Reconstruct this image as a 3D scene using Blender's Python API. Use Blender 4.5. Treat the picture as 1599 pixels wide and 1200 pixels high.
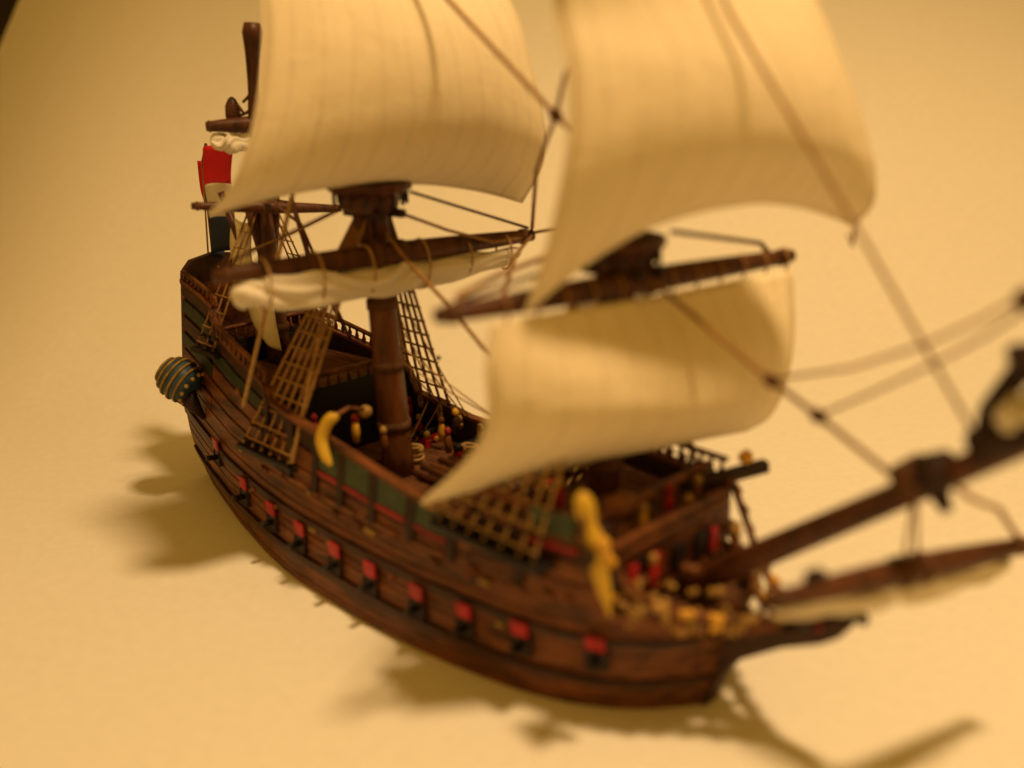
import bpy, math, random
import numpy as np
random.seed(7)
rng = np.random.RandomState(5)
sc = bpy.context.scene
for o in list(bpy.data.objects): bpy.data.objects.remove(o)
COL = sc.collection
U = 0.01                       # all coordinates below are written in centimetres

# ------------------------------------------------------------------ camera
FPX = 1543.61                  # focal length in pixels of the 1599 px wide photograph
CAM = np.array([12.173, -9.667, 8.13])
PITCH, ROLL, T = math.radians(18.003), math.radians(-0.94), math.radians(-44.549) + math.pi
FW = np.array([math.cos(T)*math.cos(PITCH), math.sin(T)*math.cos(PITCH), -math.sin(PITCH)])
r0 = np.array([math.sin(T), -math.cos(T), 0.0]); u0 = np.cross(r0, FW)
RT = r0*math.cos(ROLL) + u0*math.sin(ROLL); UP = u0*math.cos(ROLL) - r0*math.sin(ROLL)
def at(px, py, y):
    """point of the ship seen at a pixel of the photograph, on the fore-and-aft plane at breadth y"""
    d = FW*FPX + RT*(px-800) + UP*(600-py)
    return CAM + d*((y-CAM[1])/d[1])
def on_ground(px, py, z=0.0):
    d = FW*FPX + RT*(px-800) + UP*(600-py)
    return CAM + d*((z-CAM[2])/d[2])
import mathutils
cd = bpy.data.cameras.new('camera'); cam = bpy.data.objects.new('camera', cd); COL.objects.link(cam)
m = mathutils.Matrix(((RT[0], UP[0], -FW[0], CAM[0]*U), (RT[1], UP[1], -FW[1], CAM[1]*U), (RT[2], UP[2], -FW[2], CAM[2]*U), (0, 0, 0, 1)))
cam.matrix_world = m
cd.sensor_width = 36.0; cd.lens = FPX/1599*36
cd.clip_start = 0.005; cd.clip_end = 20
cd.dof.use_dof = True; cd.dof.focus_distance = 0.198; cd.dof.aperture_fstop = 9.6; cd.dof.aperture_blades = 0
sc.camera = cam

# ------------------------------------------------------------------ light
w = bpy.data.worlds.new('World'); sc.world = w; w.use_nodes = True
w.node_tree.nodes['Background'].inputs[0].default_value = (1.0, 0.50, 0.07, 1)
w.node_tree.nodes['Background'].inputs[1].default_value = 0.48
ld = bpy.data.lights.new('desk_lamp', 'SPOT'); ld.spot_size = math.radians(107); ld.spot_blend = 1.0; ld.energy = 5.5; ld.color = (1.0, 0.655, 0.305); ld.shadow_soft_size = 0.021
lamp = bpy.data.objects.new('desk_lamp', ld); COL.objects.link(lamp); lamp.location = (0.125, 0.023, 0.394)
lamp.rotation_euler = mathutils.Vector((0.07-0.125, 0.05-0.023, -0.394)).to_track_quat('-Z', 'Y').to_euler()
vs = sc.view_settings; vs.view_transform = 'Standard'; vs.look = 'None'; vs.exposure = 0; vs.gamma = 1
sc.cycles.use_denoising = True

# ------------------------------------------------------------------ materials
def mat(name, col, rough=0.6, var=0.25, scale=900, stretch=(1, 1, 1), col2=None, bump=0.3, spec=0.3, dist=0.0002):
    m = bpy.data.materials.new(name); m.use_nodes = True
    n = m.node_tree.nodes; l = m.node_tree.links; b = n['Principled BSDF']
    tc = n.new('ShaderNodeTexCoord'); mp = n.new('ShaderNodeMapping'); mp.inputs['Scale'].default_value = stretch
    l.new(tc.outputs['Object'], mp.inputs[0])
    nz = n.new('ShaderNodeTexNoise'); nz.inputs['Scale'].default_value = scale; nz.inputs['Detail'].default_value = 6; nz.inputs['Roughness'].default_value = 0.65
    l.new(mp.outputs[0], nz.inputs['Vector'])
    cr = n.new('ShaderNodeValToRGB'); cr.color_ramp.elements[0].position = 0.3; cr.color_ramp.elements[1].position = 0.7
    a = np.array(col); c2 = np.array(col2) if col2 is not None else a*(1+var)
    cr.color_ramp.elements[0].color = tuple(a*(1-var)) + (1,); cr.color_ramp.elements[1].color = tuple(c2) + (1,)
    l.new(nz.outputs[0], cr.inputs[0]); l.new(cr.outputs[0], b.inputs['Base Color'])
    b.inputs['Roughness'].default_value = rough; b.inputs['Specular IOR Level'].default_value = spec
    if bump:
        bp = n.new('ShaderNodeBump'); bp.inputs['Strength'].default_value = bump; bp.inputs['Distance'].default_value = dist
        l.new(nz.outputs[0], bp.inputs['Height']); l.new(bp.outputs[0], b.inputs['Normal'])
    return m
M = {}
M['hull'] = mat('hull_wood', (.066, .019, .008), .5, .85, 330, (.3, 1, 1.5), (.24, .078, .022), .8, dist=.0004)
M['wale'] = mat('wale_wood', (.032, .012, .008), .5, .5, 500, (.22, 1, 1.6), (.07, .025, .012), .5)
M['spar'] = mat('spar_wood', (.06, .02, .009), .45, .6, 500, (1, 1, .25), (.13, .042, .015), .4)
M['spar_light'] = mat('spar_wood_light', (.13, .046, .016), .5, .4, 500, (1, 1, .3), (.24, .09, .028), .4)
M['spar_mid'] = mat('mast_wood', (.095, .032, .013), .45, .5, 500, (1, 1, .25), (.19, .066, .022), .4)
M['deck'] = mat('deck_wood', (.085, .032, .014), .6, .45, 500, (.3, 1, 1), (.18, .072, .028), .4)
M['dark'] = mat('dark_wood', (.028, .011, .008), .6, .5, 500, (1, 1, 1), None, .4)
M['black'] = mat('black_paint_and_shade', (.012, .009, .009), .5, .3, 500)  # black fittings; also stands in for shade on half deck bulkhead and channels
M['red'] = mat('red_paint', (.40, .018, .028), .45, .4, 600)
M['flag_red'] = mat('flag_red', (.62, .012, .03), .55, .12, 300)
M['flag_blue'] = mat('flag_blue', (.018, .026, .07), .6, .2, 300)
M['flag_white'] = mat('flag_white', (.62, .56, .46), .7, .1, 300)
M['green'] = mat('green_paint', (.042, .066, .036), .5, .4, 500)
M['green_dark'] = mat('dark_green_paint', (.024, .034, .019), .5, .5, 500)
M['blue'] = mat('blue_paint', (.03, .06, .09), .45, .4, 500)
M['ochre'] = mat('ochre_paint', (.62, .34, .035), .5, .3, 500)
M['yellow'] = mat('yellow_paint', (.60, .385, .035), .45, .12, 350, bump=.15)
M['gilt'] = mat('gilt_paint', (.34, .20, .05), .4, .5, 700)
M['red_dark'] = mat('dark_red_paint', (.26, .016, .02), .5, .4, 600)
M['old_gilt'] = mat('old_gilt_paint', (.24, .15, .025), .4, .5, 700)
M['rope'] = mat('rope', (.30, .16, .055), .8, .35, 1500)
M['rope_dark'] = mat('rope_dark', (.10, .042, .018), .8, .35, 1500)
M['rope_pale'] = mat('rope_pale', (.42, .26, .10), .8, .3, 1500)

def cloth(name, col, seams, seam_dark=.72, trans=.22):
    m = bpy.data.materials.new(name); m.use_nodes = True
    n = m.node_tree.nodes; l = m.node_tree.links; b = n['Principled BSDF']
    uv = n.new('ShaderNodeUVMap'); sx = n.new('ShaderNodeSeparateXYZ'); l.new(uv.outputs[0], sx.inputs[0])
    # thin seam lines running down the cloth, broken up by noise
    mu = n.new('ShaderNodeMath'); mu.operation = 'MULTIPLY'; mu.inputs[1].default_value = seams
    wn = n.new('ShaderNodeTexNoise'); wn.inputs['Scale'].default_value = 2.2; wn.inputs['Detail'].default_value = 2; l.new(uv.outputs[0], wn.inputs['Vector'])
    ad = n.new('ShaderNodeMath'); ad.operation = 'MULTIPLY_ADD'; ad.inputs[1].default_value = .10
    l.new(wn.outputs[0], ad.inputs[0]); l.new(sx.outputs[0], ad.inputs[2]); l.new(ad.outputs[0], mu.inputs[0])
    fr = n.new('ShaderNodeMath'); fr.operation = 'FRACT'; l.new(mu.outputs[0], fr.inputs[0])
    sb = n.new('ShaderNodeMath'); sb.operation = 'SUBTRACT'; sb.inputs[1].default_value = .5; l.new(fr.outputs[0], sb.inputs[0])
    ab = n.new('ShaderNodeMath'); ab.operation = 'ABSOLUTE'; l.new(sb.outputs[0], ab.inputs[0])
    rp = n.new('ShaderNodeValToRGB'); rp.color_ramp.elements[0].position = .0; rp.color_ramp.elements[0].color = (1, 1, 1, 1)
    rp.color_ramp.elements[1].position = .075; rp.color_ramp.elements[1].color = (0, 0, 0, 1); l.new(ab.outputs[0], rp.inputs[0])
    mp = n.new('ShaderNodeMapping'); mp.inputs['Scale'].default_value = (9, 110, 1); l.new(uv.outputs[0], mp.inputs[0])
    dn = n.new('ShaderNodeTexNoise'); dn.inputs['Scale'].default_value = 1.0; dn.inputs['Detail'].default_value = 3; l.new(mp.outputs[0], dn.inputs['Vector'])
    dr = n.new('ShaderNodeValToRGB'); dr.color_ramp.elements[0].position = .36; dr.color_ramp.elements[1].position = .66; l.new(dn.outputs[0], dr.inputs[0])
    mm = n.new('ShaderNodeMath'); mm.operation = 'MULTIPLY'; l.new(rp.outputs[0], mm.inputs[0]); l.new(dr.outputs[0], mm.inputs[1])
    # weave mottling and streaks
    m2 = n.new('ShaderNodeMapping'); m2.inputs['Scale'].default_value = (60, 5, 1); l.new(uv.outputs[0], m2.inputs[0])
    n2 = n.new('ShaderNodeTexNoise'); n2.inputs['Scale'].default_value = 1.0; n2.inputs['Detail'].default_value = 5; l.new(m2.outputs[0], n2.inputs['Vector'])
    cr = n.new('ShaderNodeValToRGB'); cr.color_ramp.elements[0].position = .3; cr.color_ramp.elements[1].position = .75
    c = np.array(col); cr.color_ramp.elements[0].color = tuple(c*.92)+(1,); cr.color_ramp.elements[1].color = tuple(c)+(1,); l.new(n2.outputs[0], cr.inputs[0])
    mx = n.new('ShaderNodeMix'); mx.data_type = 'RGBA'; l.new(mm.outputs[0], mx.inputs[0]); l.new(cr.outputs[0], mx.inputs[6])
    mx.inputs[7].default_value = tuple(c*seam_dark)+(1,)
    l.new(mx.outputs[2], b.inputs['Base Color']); b.inputs['Roughness'].default_value = .75; b.inputs['Specular IOR Level'].default_value = .15
    bp = n.new('ShaderNodeBump'); bp.inputs['Strength'].default_value = .25; bp.inputs['Distance'].default_value = .0003; l.new(n2.outputs[0], bp.inputs['Height']); l.new(bp.outputs[0], b.inputs['Normal'])
    n3 = n.new('ShaderNodeTexNoise'); n3.inputs['Scale'].default_value = 7.0; n3.inputs['Detail'].default_value = 4; n3.inputs['Distortion'].default_value = .6; l.new(uv.outputs[0], n3.inputs['Vector'])
    b2 = n.new('ShaderNodeBump'); b2.inputs['Strength'].default_value = .16; b2.inputs['Distance'].default_value = .0016; l.new(n3.outputs[0], b2.inputs['Height']); l.new(bp.outputs[0], b2.inputs['Normal']); l.new(b2.outputs[0], b.inputs['Normal'])
    tr = n.new('ShaderNodeBsdfTranslucent'); l.new(mx.outputs[2], tr.inputs['Color'])
    ms = n.new('ShaderNodeMixShader'); ms.inputs[0].default_value = trans
    l.new(b.outputs[0], ms.inputs[1]); l.new(tr.outputs[0], ms.inputs[2]); l.new(ms.outputs[0], n['Material Output'].inputs[0])
    return m
M['sail'] = cloth('sail_cloth', (.92, .82, .61), 12, .68, .12)
M['furl'] = cloth('furled_cloth', (.88, .82, .70), 3, .85, .1)

# ------------------------------------------------------------------ mesh helpers
def mesh(name, verts, faces, material, parent=None, smooth=False, uvs=None, kind=None):
    me = bpy.data.meshes.new(name); me.from_pydata([tuple(float(c)*U for c in v) for v in verts], [], [tuple(int(i) for i in f) for f in faces])
    if uvs is not None:
        ul = me.uv_layers.new(name='UVMap')
        for lp in me.loops: ul.data[lp.index].uv = uvs[lp.vertex_index]
    me.materials.append(M[material] if isinstance(material, str) else material)
    if smooth: me.polygons.foreach_set('use_smooth', [True]*len(me.polygons))
    me.update()
    o = bpy.data.objects.new(name, me); COL.objects.link(o)
    if parent is not None: o.parent = parent
    return o
class MB:
    def __init__(s): s.v = []; s.f = []
    def add(s, v, f):
        k = len(s.v); s.v += [tuple(p) for p in v]; s.f += [tuple(i+k for i in q) for q in f]
    def build(s, name, material, parent=None, smooth=False): return mesh(name, s.v, s.f, material, parent, smooth)
def frame(d):
    d = np.array(d, float); d /= np.linalg.norm(d)
    a = np.array([0, 0, 1.0]) if abs(d[2]) < .9 else np.array([1.0, 0, 0])
    s = np.cross(d, a); s /= np.linalg.norm(s); return d, s, np.cross(s, d)
def tube_g(pts, rad, n=8, squash=1.0):
    pts = [np.array(p, float) for p in pts]; N = len(pts)
    if np.isscalar(rad): rad = [rad]*N
    V = []; F = []; _, s, t = frame(pts[-1]-pts[0] if np.linalg.norm(pts[-1]-pts[0]) > 1e-6 else pts[1]-pts[0])
    for i, p in enumerate(pts):
        d = pts[min(i+1, N-1)]-pts[max(i-1, 0)]; d /= np.linalg.norm(d)
        s = s-d*(s@d); s /= np.linalg.norm(s); t = np.cross(s, d)
        for k in range(n):
            a = 2*math.pi*k/n; V.append(p+rad[i]*(math.cos(a)*s+squash*math.sin(a)*t))
    for i in range(N-1):
        for k in range(n): F.append((i*n+k, i*n+(k+1) % n, (i+1)*n+(k+1) % n, (i+1)*n+k))
    F.append(tuple(range(n))[::-1]); F.append(tuple(range((N-1)*n, N*n)))
    return V, F
def tube(name, pts, rad, material, parent, n=8, squash=1.0, smooth=True):
    V, F = tube_g(pts, rad, n, squash); return mesh(name, V, F, material, parent, smooth)
def box_g(c, sz, ax=None):
    c = np.array(c, float); ax = np.eye(3) if ax is None else np.array(ax, float)
    V = [c+sum(ax[i]*sz[i]*.5*s[i] for i in range(3)) for s in [(-1,-1,-1),(1,-1,-1),(1,1,-1),(-1,1,-1),(-1,-1,1),(1,-1,1),(1,1,1),(-1,1,1)]]
    return V, [(3,2,1,0),(4,5,6,7),(0,1,5,4),(1,2,6,5),(2,3,7,6),(3,0,4,7)]
def box(name, c, sz, material, parent, ax=None):
    V, F = box_g(c, sz, ax); o = mesh(name, V, F, material, parent)
    bv = o.modifiers.new('bevel', 'BEVEL'); bv.width = min(sz)*.12*U; bv.segments = 2; return o
def lathe_g(prof, base, axis=(0, 0, 1), n=16):
    d, s, t = frame(axis); base = np.array(base, float); V = []; F = []
    for h, r in prof:
        for k in range(n):
            a = 2*math.pi*k/n; V.append(base+d*h+r*(math.cos(a)*s+math.sin(a)*t))
    for i in range(len(prof)-1):
        for k in range(n): F.append((i*n+k, i*n+(k+1) % n, (i+1)*n+(k+1) % n, (i+1)*n+k))
    F.append(tuple(range(n))[::-1]); F.append(tuple(range((len(prof)-1)*n, len(prof)*n))); return V, F
def lathe(name, prof, base, material, parent, axis=(0, 0, 1), n=16, smooth=True):
    V, F = lathe_g(prof, base, axis, n); return mesh(name, V, F, material, parent, smooth)
def prism(name, outline, y0, y1, material, parent):      # side-view outline (x,z) given thickness in y
    n = len(outline); V = [(x, y0, z) for x, z in outline]+[(x, y1, z) for x, z in outline]
    F = [tuple(range(n)), tuple(range(n, 2*n))[::-1]]+[(i, i+n, (i+1) % n+n, (i+1) % n) for i in range(n)]
    return mesh(name, V, F, material, parent)
def sheet(name, grid, th, material, parent, smooth=True, uv=True):
    """closed thin sheet from a grid of points [row][col], thickness th along its normals"""
    G = np.array(grid, float); R, Cn = G.shape[:2]
    du = np.gradient(G, axis=1); dv = np.gradient(G, axis=0); N = np.cross(du, dv); N /= (np.linalg.norm(N, axis=2, keepdims=True)+1e-9)
    A = (G+N*th/2).reshape(-1, 3); B = (G-N*th/2).reshape(-1, 3); V = list(A)+list(B); F = []; k = R*Cn
    for i in range(R-1):
        for j in range(Cn-1):
            a = i*Cn+j; q = (a, a+1, a+Cn+1, a+Cn); F.append(q); F.append(tuple(x+k for x in q[::-1]))
    ring = [j for j in range(Cn)]+[i*Cn+Cn-1 for i in range(1, R)]+[(R-1)*Cn+j for j in range(Cn-2, -1, -1)]+[i*Cn for i in range(R-2, 0, -1)]
    for i in range(len(ring)): a, b = ring[i], ring[(i+1) % len(ring)]; F.append((b, a, a+k, b+k))
    uvs = [(j/(Cn-1), i/(R-1)) for i in range(R) for j in range(Cn)]*2
    return mesh(name, V, F, material, parent, smooth, uvs)
def crom(P, n):
    P = np.array(P, float); Q = np.vstack([2*P[0]-P[1], P, 2*P[-1]-P[-2]]); out = []
    for t in np.linspace(0, len(P)-1, n):
        i = min(int(t), len(P)-2); f = t-i; a, b, c, d = Q[i:i+4]
        out.append(.5*((2*b)+(-a+c)*f+(2*a-5*b+4*c-d)*f*f+(-a+3*b-3*c+d)*f**3))
    return np.array(out)
def sag(a, b, s, n=10):
    a = np.array(a, float); b = np.array(b, float)
    return [a+(b-a)*t-np.array([0, 0, s*4*t*(1-t)]) for t in np.linspace(0, 1, n)]

# ------------------------------------------------------------------ setting: paper sweep, table under it, dark wall behind
H = np.array([math.cos(T), math.sin(T)]); S = np.array([math.sin(T), -math.cos(T)])
def paper_sheet():
    D0, RAD = 22.5, 11.0
    prof = [(-14, 0), (0, 0), (10, 0), (20, 0), (D0, 0)]
    for a in np.linspace(4, 46, 20): prof.append((D0+RAD*math.sin(math.radians(a)), RAD*(1-math.cos(math.radians(a)))))
    p0, z0 = prof[-1]
    for z in (8, 12, 16, 22, 30): prof.append((p0+(z-z0)/math.tan(math.radians(46)), z))
    d = FW*FPX+RT*(9-800)+UP*(600-46)                       # its left edge shows in the corner of the picture
    k = 36.4/(d[:2]@H); left = (d[:2]@S)*k; 
    grid = [[(CAM[0]+H[0]*p+S[0]*q, CAM[1]+H[1]*p+S[1]*q, z) for q in np.linspace(left+.14*(z-9), left+48, 9)] for p, z in prof]
    global PAPER_PROFILE; PAPER_PROFILE = prof
    m = mat('paper', (.79, .765, .70), .85, .035, 500, bump=.15, spec=.1)
    o = sheet('paper_sheet', [[(x, y, z-.015) for x, y, z in r] for r in grid], .03, m, None)
    o['label'] = 'large plain white paper sheet curving up behind the model ship'; o['category'] = 'paper'
paper_sheet()
def slab(name, p0, p1, q0, q1, z0, z1, m):
    V = [(CAM[0]+H[0]*p+S[0]*q, CAM[1]+H[1]*p+S[1]*q, z) for z in (z0, z1) for p, q in ((p0, q0), (p1, q0), (p1, q1), (p0, q1))]
    o = mesh(name, V, [(0, 1, 2, 3), (7, 6, 5, 4), (0, 4, 5, 1), (1, 5, 6, 2), (2, 6, 7, 3), (3, 7, 4, 0)], m); o['kind'] = 'structure'
    return o
dk = mat('dark_table', (.03, .016, .012), .4, .4, 40)
slab('table_top', -40, 66, -150, 150, -3, -.045, dk)
slab('wall', 68, 70, -200, 200, -70, 90, dk)

# ------------------------------------------------------------------ the ship
SHIP = bpy.data.objects.new('model_ship', None); COL.objects.link(SHIP); SHIP.empty_display_size = .02
SHIP['label'] = 'small dark brown model sailing ship with cream sails standing on white paper'; SHIP['category'] = 'model ship'

# half breadths: stations (x) by heights (z)
XS = np.array([-6.3, -5.5, -4.6, -3.4, -1.9, -.9, 1, 2.1, 2.85, 3.9, 4.6, 5.2, 5.65, 5.9, 6.0])
ZS = np.array([0, .9, 1.6, 2.6, 4.6])
HBT = np.array([
 [.64, .95, 1.2, 1.52, 1.84, 1.98, 2.0, 1.93, 1.83, 1.62, 1.36, 1.0, .55, .2, .05],
 [.92, 1.15, 1.38, 1.64, 1.82, 1.88, 1.88, 1.84, 1.78, 1.64, 1.45, 1.15, .74, .30, .05],
 [.98, 1.16, 1.34, 1.56, 1.72, 1.77, 1.77, 1.75, 1.71, 1.60, 1.46, 1.22, .82, .36, .05],
 [.92, 1.06, 1.22, 1.40, 1.56, 1.62, 1.63, 1.63, 1.62, 1.54, 1.44, 1.28, 1.0, .6, .3],
 [.70, .78, .88, 1.02, 1.2, 1.3, 1.4, 1.4, 1.4, 1.4, 1.35, 1.2, 1.0, .6, .3]])
def stem_x(z): return 6.0+.26*min(z, 1.8)
def stern_x(z): return -6.02-.03*z
def hb(x, z):
    xs = x*6.0/stem_x(z) if x > 0 else x
    col = [np.interp(xs, XS, HBT[i]) for i in range(5)]
    return float(np.interp(z, ZS, col))
def hbs(x, z):                      # smoothed a little
    return (hb(x-.18, z)+2*hb(x, z)+hb(x+.18, z))/4 if x < 5.2 else hb(x, z)
def zs(x): return 1.55+(.013 if x < 1 else .006)*(x-1)**2       # top of the main planking
RX = [-6.3, -5.2, -4.41, -4.39, -3.2, -2.01, -1.99, -.5, .5, 2.5, 3.19, 3.21, 4.4, 5.3]
RZ = [4.15, 4.02, 3.85, 3.5, 3.22, 2.98, 2.78, 2.62, 2.50, 2.26, 2.26, 2.50, 2.50, 2.56]
RXP = [-6.3, -5.2, -4.41, -4.39, -3.4, -2.6, -2.01, -1.99, -.5, .5, 2.5, 3.19, 3.21, 4.4, 5.3]
RZP = [4.12, 3.85, 3.6, 3.2, 3.02, 2.86, 2.78, 2.22, 2.0, 1.98, 1.96, 1.98, 2.50, 2.50, 2.56]
def rail(x, sgn=-1): return float(np.interp(x, RX, RZ) if sgn < 0 else np.interp(x, RXP, RZP))

hullcore = MB()
K = 24
for sgn in (-1, 1):                  # inner skin, a little inside the planking
    rows = []
    for t in np.linspace(0, 1, 50):
        col = []
        for k in range(8):
            x0 = -6.1+t*12.2; z = zs(x0)*k/7; x = stern_x(z)+.06+t*(stem_x(z)-.1-stern_x(z)); z = zs(x)*k/7
            col.append((x, sgn*max(hbs(x, z)-.07, .02), z))
        rows.append(col)
    V = [p for r in rows for p in r]; F = []
    for i in range(49):
        for k in range(7):
            q = (i*8+k, (i+1)*8+k, (i+1)*8+k+1, i*8+k+1); F.append(q if sgn < 0 else q[::-1])
    hullcore.add(V, F)
HULL = hullcore.build('hull', 'dark', SHIP, True)

NST = 12
def strake(k, sgn):
    wale = k in (3, 8)
    lo, hi = k/NST, (k+1)/NST; g = .005; out = .055 if wale else random.uniform(-.012, .018)
    V = []; n = 56
    for t in np.linspace(0, 1, n):
        x0 = -6.1+t*12.3
        for s_, o_ in ((lo+g, 0), (lo+g, 1), (hi-g, 1), (hi-g, 0)):
            z = zs(x0)*s_; x = stern_x(z)+t*(stem_x(z)-stern_x(z)); z = zs(x)*s_
            b = hbs(x, z)+(out if o_ else -.07)
            if t > .985: b = min(b, .12 if o_ else .05)
            V.append((x, sgn*max(b, .015), z+.004))
    F = []
    for i in range(n-1):
        for j in range(4):
            q = (i*4+j, i*4+(j+1) % 4, (i+1)*4+(j+1) % 4, (i+1)*4+j); F.append(q if sgn > 0 else q[::-1])
    F += [(0, 1, 2, 3), tuple((n-1)*4+j for j in (3, 2, 1, 0))]
    mesh('plank', V, F, 'wale' if wale else 'hull', HULL)
for sgn in (-1, 1):
    for k in range(NST): strake(k, sgn)

# upper works: bulwark strakes between the main planking and the rail
def strip(name, x0, x1, f0, f1, out, th, material, parent, sgn, n=None, zf=None):
    n = n or max(3, int((x1-x0)*5)+2); V = []
    for x in np.linspace(x0, x1, n):
        a, b = zs(x), rail(x, sgn)
        za, zb = (a+(b-a)*f0, a+(b-a)*f1) if zf is None else zf(x)
        for z, o_ in ((za, out-th), (za, out), (zb, out), (zb, out-th)): V.append((x, sgn*(hbs(x, z)+o_), z))
    F = []
    for i in range(n-1):
        for j in range(4):
            q = (i*4+j, i*4+(j+1) % 4, (i+1)*4+(j+1) % 4, (i+1)*4+j); F.append(q if sgn > 0 else q[::-1])
    F += [(0, 1, 2, 3), tuple((n-1)*4+j for j in (3, 2, 1, 0))]
    return mesh(name, V, F, material, parent)
for sgn in (-1, 1):
    for x0, x1, nr, cols in ((-6.12, -4.41, 6, ['hull', 'hull', 'green_dark', 'wale', 'green_dark', 'wale']), (-4.39, -2.01, 5, ['hull', 'hull', 'hull', 'green_dark', 'wale']), (-1.99, 3.19, 3, ['hull', 'hull', 'dark']), (3.21, 5.3, 3, ['hull', 'hull', 'dark'])):
        bw = strip('bulwark', x0, x1, 0, .985, -.03, .07, 'dark', SHIP, sgn)
        for r in range(nr):
            strip('plank', x0, x1, r/nr+.02, (r+1)/nr-.02, random.uniform(.0, .012), .05, cols[r] if cols[r] in ('hull', 'dark', 'wale') else cols[r], bw, sgn)
        strip('cap_rail', x0-.02, x1+.02, 0, 0, .05, .16, 'hull', bw, sgn, zf=lambda x: (rail(x, sgn)-.03, rail(x, sgn)+.035))
    # green painted panels with a red moulding under them along the waist and forecastle
    for xa in (-.35, .35, 1.22, 2.08):
        L = .62 if xa > 3 else .68
        pn = strip('painted_panel', xa, xa+L, .52, .97, .035, .04, 'green', SHIP, sgn)
        strip('red_moulding', xa, xa+L, .42, .49, .05, .05, 'red_dark', pn, sgn)
    if sgn < 0:
        pn = strip('painted_panel', 4.22, 4.88, 0, 0, .05, .05, 'green', SHIP, sgn, zf=lambda x: (2.46, 2.83))
        strip('red_moulding', 4.2, 4.95, 0, 0, .08, .06, 'red_dark', pn, sgn, zf=lambda x: (2.36, 2.44))
    for xa in (-2.0, -1.17, -.40, .29, 1.1, 1.98, 2.82, 4.02):
        strip('timber', xa-.03, xa+.12, .1, .98, .055, .06, 'dark', SHIP, sgn, n=2)
    # ochre moulding below the waist, in short runs
    for xa, xb in ((-2.3, -1.3), (-1.1, -.25), (-.1, .7), (.95, 1.7), (2.0, 2.7)):
        strip('moulding', xa, xb, 0, 0, .05, .05, 'spar_light', SHIP, sgn, zf=lambda x: (zs(x)+.05, zs(x)+.12))

    for q in range(26):
        x = random.uniform(-3.4, 4.9); z = zs(x)*random.choice([.62, .66, .95, 1.02]); L_ = random.uniform(.06, .22)
        strip('batten', x, x+L_, 0, 0, .075, .08, random.choice(['spar_light', 'hull', 'old_gilt']), SHIP, sgn, n=2, zf=lambda x_, z=z: (z, z+.06))
# decks with planks
def deck(name, x0, x1, z, slope=0.0):
    n = 14; V = []; F = []
    xs_ = np.linspace(x0, x1, 12)
    for x in xs_:
        zz = z+slope*(x-x0)
        V += [(x, -(hbs(x, zz)-.08), zz-.05), (x, hbs(x, zz)-.08, zz-.05)]
    for i in range(11): F.append((2*i, 2*i+2, 2*i+3, 2*i+1))
    d = mesh(name, V, F, 'dark', SHIP)
    for j in range(n):
        a, b = -1+2*j/n, -1+2*(j+1)/n; PV = []
        for x in np.linspace(x0, x1, 8):
            zz = z+slope*(x-x0)+random.uniform(0, .004); w_ = hbs(x, zz)-.09
            for yy, z_ in ((a*w_+.008, zz-.045), (a*w_+.008, zz), (b*w_-.008, zz), (b*w_-.008, zz-.045)): PV.append((x, yy, z_))
        PF = []
        for i in range(7):
            for q in range(4): PF.append((i*4+q, (i+1)*4+q, (i+1)*4+(q+1) % 4, i*4+(q+1) % 4))
        PF += [(0, 1, 2, 3), (31, 30, 29, 28)]
        mesh('deck_plank', PV, PF, 'deck', d)
deck('waist_deck', -2.0, 3.2, 1.42)
deck('half_deck', -4.4, -2.0, 2.72, -.01)
deck('poop_deck', -6.0, -4.4, 3.2, -.06)
deck('forecastle_deck', 3.2, 5.25, 2.18)
def cross_wall(name, x, z0, z1, material, n_rows=0, th=.08, opens=()):
    V = []; F = []; zz = np.linspace(z0, z1, 6)
    for z in zz:
        w_ = hbs(x, z)-.06
        V += [(x-th/2, -w_, z), (x+th/2, -w_, z), (x+th/2, w_, z), (x-th/2, w_, z)]
    for i in range(5):
        for j in range(4): F.append((i*4+j, i*4+(j+1) % 4, (i+1)*4+(j+1) % 4, (i+1)*4+j))
    F += [(3, 2, 1, 0), (20, 21, 22, 23)]
    b = mesh(name, V, F, material, SHIP)
    for y, z, sw, sh in opens: box('doorway', (x+th/2+.012, y, z), (.03, sw, sh), 'black', b)
    return b
bh = cross_wall('half_deck_bulkhead', -2.0, 1.38, 2.74, 'black', opens=((-.75, 1.95, .3, .6), (.75, 1.95, .3, .6)))  # black colour stands in for the shadow on the half deck front
cross_wall('poop_bulkhead', -4.4, 2.65, 3.22, 'black', opens=((-.5, 2.92, .3, .4), (.5, 2.92, .3, .4)))
cross_wall('forecastle_bulkhead', 3.2, 1.38, 2.2, 'dark')
# beakhead bulkhead: vertical boards, ports with red lids, mouldings
bb = cross_wall('beakhead_bulkhead', 5.25, 1.3, 2.46, 'dark')
for j in range(14):
    y = -1.15+j*2.3/13; box('board', (5.31, y, 1.88), (.05, .155, 1.14), 'hull', bb)
box('top_rail', (5.30, 0, 2.49), (.13, 2.5, .06), 'hull', bb)
for zc in (1.62, 2.36): box('moulding', (5.36, 0, zc), (.05, 2.3, .05), 'hull', bb)
for y, z in ((.80, 1.92), (.28, 1.92), (-.5, 2.02), (-.95, 2.02)):
    p = box('gun_port', (5.36, y-.24, z), (.06, .24, .36), 'black', SHIP)
    if y != .28: box('port_lid', (5.41, y, z), (.05, .17, .32), 'red', p)

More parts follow.
